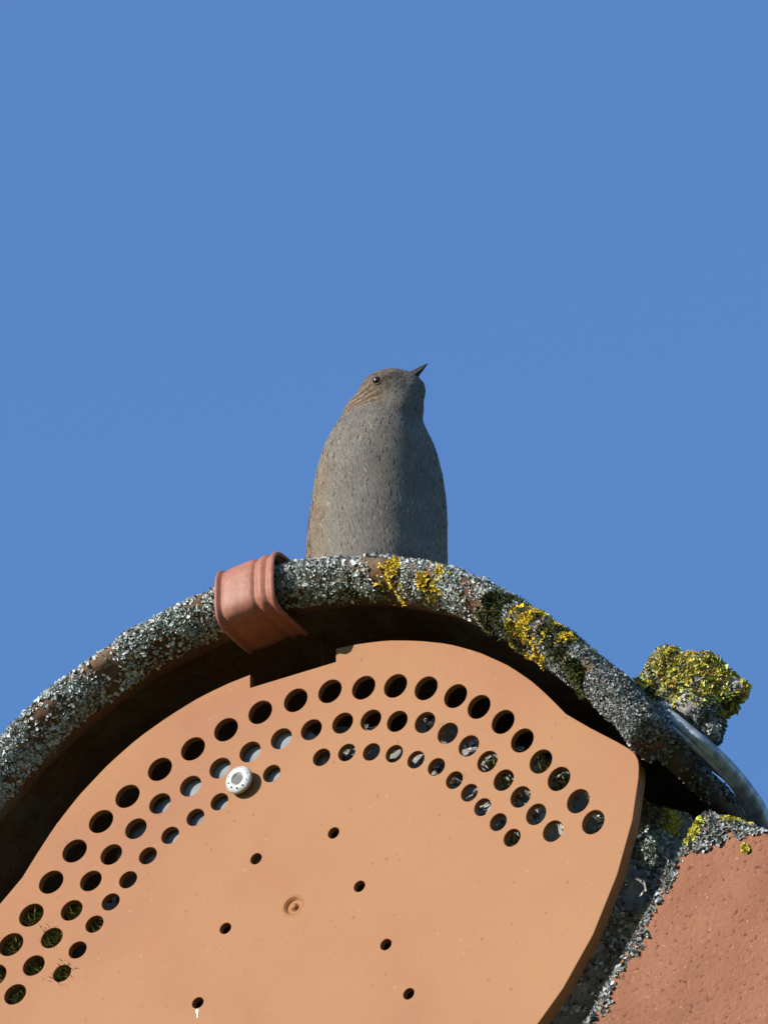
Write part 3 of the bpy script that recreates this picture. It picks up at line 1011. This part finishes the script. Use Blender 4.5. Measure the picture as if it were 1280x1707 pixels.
def feathers(name, p, n, flow, L, Wd, cols, parent, lift=.14, nrm=0.0):
    m = len(p)
    fl = norm(flow - n * np.sum(flow * n, 1, keepdims=True))
    jt = rng.normal(size=(m, 3)) * .16
    fl = norm(fl + n * lift + jt - n * np.sum(jt * n, 1, keepdims=True))
    sd = norm(np.cross(n, fl))
    L = np.broadcast_to(L, (m,)) * rng.uniform(.75, 1.25, m); Wd = np.broadcast_to(Wd, (m,))
    tpl = [(0, 0, 0), (.35, -.42, -.05), (.35, .42, -.05), (.35, 0, .10), (.8, -.38, -.05), (.8, .38, -.05), (.8, 0, .07), (1.0, 0, 0)]
    V_ = np.empty((m, 8, 3))
    for i, (t, s, h) in enumerate(tpl):
        tt = t + (rng.uniform(-.07, .07, m) if i > 3 else 0)
        V_[:, i] = p + fl * (L * tt)[:, None] + sd * (Wd * s)[:, None] + n * (Wd * h * .7 + .13 - .05 * t - (L * t) ** 2 / 50)[:, None]
    f = np.array([[0, 1, 3], [0, 3, 2], [1, 4, 6], [1, 6, 3], [3, 6, 5], [3, 5, 2], [4, 7, 6], [6, 7, 5]])[None]
    faces = ((np.arange(m) * 8)[:, None, None] + f).reshape(-1, 3)
    cc = np.repeat(cols[:, None, :], 8, axis=1)
    cc[:, 3] *= .88; cc[:, 6] *= .92; cc[:, 7] *= 1.08; cc[:, 0] *= .8
    o = mesh(name, V_.reshape(-1, 3), faces, M['plumage'], parent, cc.reshape(-1, 3))
    if nrm:                                   # soft barbs blend into one another: shade mostly like the body below
        own = np.array([v.normal for v in o.data.vertices]); own *= np.sign(np.sum(own * np.repeat(n, 8, 0), 1, keepdims=True) + 1e-9)
        o.data.normals_split_custom_set_from_vertices(norm(own * (1 - nrm) + np.repeat(n, 8, 0) * nrm).tolist())
    o['kind'] = 'stuff'
    return o


p, n_ = sample(body, 30000, lambda c, nn: np.where(((c - BO) @ UP) > 68, 2.6, 1.0))
q = p - BO
hd = smst(q @ UP, 62, 72)[:, None]
flow = norm((-UP * .95 + CH * .05)[None] * (1 - hd) + (-hax[2] * .8 - UP * .35)[None] * hd)
far = np.linalg.norm(p - (HC + BILL * 12.5), axis=1) > 3.2
eyeok = np.linalg.norm(p - E3, axis=1) > 2.3
keep = far & eyeok
p, n_, flow, hd = p[keep], n_[keep], flow[keep], hd[keep]
cl = plum_col(p) * rng.uniform(.88, 1.12, (len(p), 1))
odd = rng.random((len(p), 1))
cl = np.clip(np.where(odd < .02, cl * 1.55, np.where(odd > .97, cl * .7, cl)), 0, 1)
L = np.where(hd[:, 0] > .5, 1.5, 2.7); Wd = np.where(hd[:, 0] > .5, .55, .8)
feathers('plumage', p, n_, flow, L, Wd, cl, body, lift=np.where(rng.random((len(p), 1)) < .05, .10, .0), nrm=.75)

# eye with pale broken ring
V = []
bm = bmesh.new(); bmesh.ops.create_uvsphere(bm, u_segments=20, v_segments=14, radius=1.65)
ec = E3 - EN * 0.35
for v in bm.verts: v.co = W(*(np.array(v.co) + ec))
me = bpy.data.meshes.new('eye'); bm.to_mesh(me); bm.free(); me.materials.append(M['eye'])
me.polygons.foreach_set('use_smooth', [True] * len(me.polygons))
o = bpy.data.objects.new('eye', me); COL.objects.link(o); set_parent(o, bird)
# the other eye, mirrored over the head's own middle
mir = (ec - HC); mir = mir - 2 * hax[0] * (mir @ hax[0]) + HC
o2 = o.copy(); COL.objects.link(o2); o2.location = Vector((mir - ec) / 1000)
eu_, ev_ = norm(np.cross(EN, hax[2])), None
ev_ = np.cross(EN, eu_)
ring = np.array([E3 + EN * .0 + 1.75 * (math.cos(t) * eu_ + math.sin(t) * ev_) for t in np.linspace(0, 2 * math.pi, 25)])
V, F = tube(ring, .28, 6)
o = mesh('eye_ring', V, F, M['plumage'], bird, np.tile([[.12, .095, .07]], (len(V), 1)))

# bill: two mandibles
BB = HC + BILL * 8.6 + hax[1] * 0.2


def mandible(name, up_sign, h0, w0, length, droop):
    path, V_, F_ = [], [], []
    n = 12; sg = 10
    for i in range(n):
        t = i / (n - 1)
        c = BB + BILL * (-1 + (length + 1) * t) + hax[1] * (up_sign * (.15 + droop * t * t))
        w = w0 * (1 - t) ** .85 + .12; h = h0 * (1 - t) ** .8 + .12
        for j in range(sg):
            a = math.pi * j / (sg - 1)
            V_.append(c + hax[0] * w * math.cos(a) + hax[1] * up_sign * h * math.sin(a))
    for i in range(n - 1):
        for j in range(sg):
            k = (j + 1) % sg
            F_.append([i * sg + j, i * sg + k, (i + 1) * sg + k, (i + 1) * sg + j])
    F_ += [list(range(sg))[::-1], [(n - 1) * sg + j for j in range(sg)]]
    o = mesh(name, V_, F_, M['bill'], bird); fix_normals(o)


mandible('upper_mandible', 1, 2.5, 2.4, 9.4, -.15)
mandible('lower_mandible', -1, 2.2, 2.3, 8.8, -.1)

# folded wings with long flight feathers, tail, legs
for s in (-1, 1):
    wc = B(0, 0, 0) + LAT * (s * 18.7) - FWD * 9 + UP * 35
    wax = axes_from(-FWD * .45 - UP * .89, FWD)
    # rows: side, up, along ; make it thin sideways
    wax = np.array([LAT * s, norm(np.cross(norm(-FWD * .45 - UP * .89), LAT * s)), norm(-FWD * .45 - UP * .89)])
    w = blob('wing', [(wc, (4.5, 13, 27), wax), (wc - wax[2] * 14 + wax[0] * -.5, (4.5, 11, 13), wax)], 1.0, M['plumage'], bird, 4)
    cw = np.array([v.co for v in w.data.vertices])
    a_ = w.data.attributes.new('Col', 'FLOAT_COLOR', 'POINT')
    c4 = np.ones((len(cw), 4), np.float32); c4[:, :3] = BRN * .8
    a_.data.foreach_set('color', c4.ravel())
    p, n_ = sample(w, 700, lambda c, nn: np.where((nn @ wax[0]) > -.2, 1, .02))
    kp = ((p - BO) @ UP) < 50
    p, n_ = p[kp], n_[kp]
    cl = np.where(rng.random((len(p), 1)) < .35, DRK[None], np.where(rng.random((len(p), 1)) < .5, BRN[None], TAN[None] * .85)) * rng.uniform(.8, 1.15, (len(p), 1))
    feathers('coverts', p, n_, np.tile(wax[2][None], (len(p), 1)), 5.0, 2.2, cl, w, lift=.03)
    for k in range(7):
        base = wc + wax[2] * (4 + k * 1.5) + wax[1] * (7 - k * 2.6) + wax[0] * (3.6 - k * .25)
        tip = base + wax[2] * (30 + k * 2) - wax[1] * 1.5 - wax[0] * 6.0
        d = norm(tip - base); sd = norm(np.cross(wax[0], d)); Ls = np.linalg.norm(tip - base)
        V_, F_ = [], []
        for i, (t, wd_) in enumerate(((0, 1.2), (.3, 2.2), (.7, 2.2), (.92, 1.5), (1, .2))):
            for x_ in (-1, 0, 1):
                V_.append(base + d * Ls * t + sd * wd_ * x_ + wax[0] * (.35 if x_ == 0 else 0))
        for i in range(4):
            for j in range(2):
                F_.append([i * 3 + j, i * 3 + j + 1, i * 3 + 4 + j, i * 3 + 3 + j])
        mesh('flight_feather', V_, F_, M['plumage'], w, np.tile([DRK * 1.2 if k % 2 else BRN], (15, 1)))
tl = norm(-FWD * .80 - UP * .35)
tb = B(0, 0, 0) - FWD * 33 + UP * 24
tail = empty('tail', W(*tb)); set_parent(tail, bird)
for k in range(8):
    a = (k - 3.5) * .045
    d = norm(tl + LAT * a)
    V_, F_ = [], []
    for (t, wd_) in ((-6, 2.2), (15, 3.0), (40, 3.4), (50, 2.6), (53, .6)):
        for x_ in (-1, 0, 1):
            V_.append(tb + d * t + LAT * (wd_ * x_ + (k - 3.5) * 1.0) + UP * ((.4 if x_ == 0 else 0) + .25 * abs(k - 3.5)))
    for i in range(4):
        for j in range(2):
            F_.append([i * 3 + j, i * 3 + j + 1, i * 3 + 4 + j, i * 3 + 3 + j])
    mesh('tail_feather', V_, F_, M['plumage'], tail, np.tile([DRK * 1.2], (15, 1)))
for s in (-1, 1):
    foot = B(0, 0, 0) + LAT * (s * 9) + FWD * 2
    foot[2] = float(prof_z(foot[0])) - 0.8
    hip = foot + UP * 21 - FWD * 7
    V, F = tube(smooth_path([hip, foot + UP * 9 - FWD * 2.5, foot + UP * 1.4], 14), np.linspace(1.6, .9, 14), 8)
    leg = mesh('leg', V, F, M['leg'], bird); fix_normals(leg)
    for a, ln in ((-.55, 11), (0, 14), (.5, 11), (math.pi, 10)):
        d = FWD * math.cos(a) + LAT * math.sin(a)
        tp = [foot + UP * 1.2]
        for t in (.35, .7, 1.0):
            q = foot + d * ln * t
            q[2] = float(prof_z(q[0])) - .6 + (.5 if t < 1 else -.3)
            tp.append(q)
        V, F = tube(smooth_path(tp, 10), np.linspace(.95, .3, 10), 7)
        o = mesh('toe', V, F, M['leg'], leg); fix_normals(o)
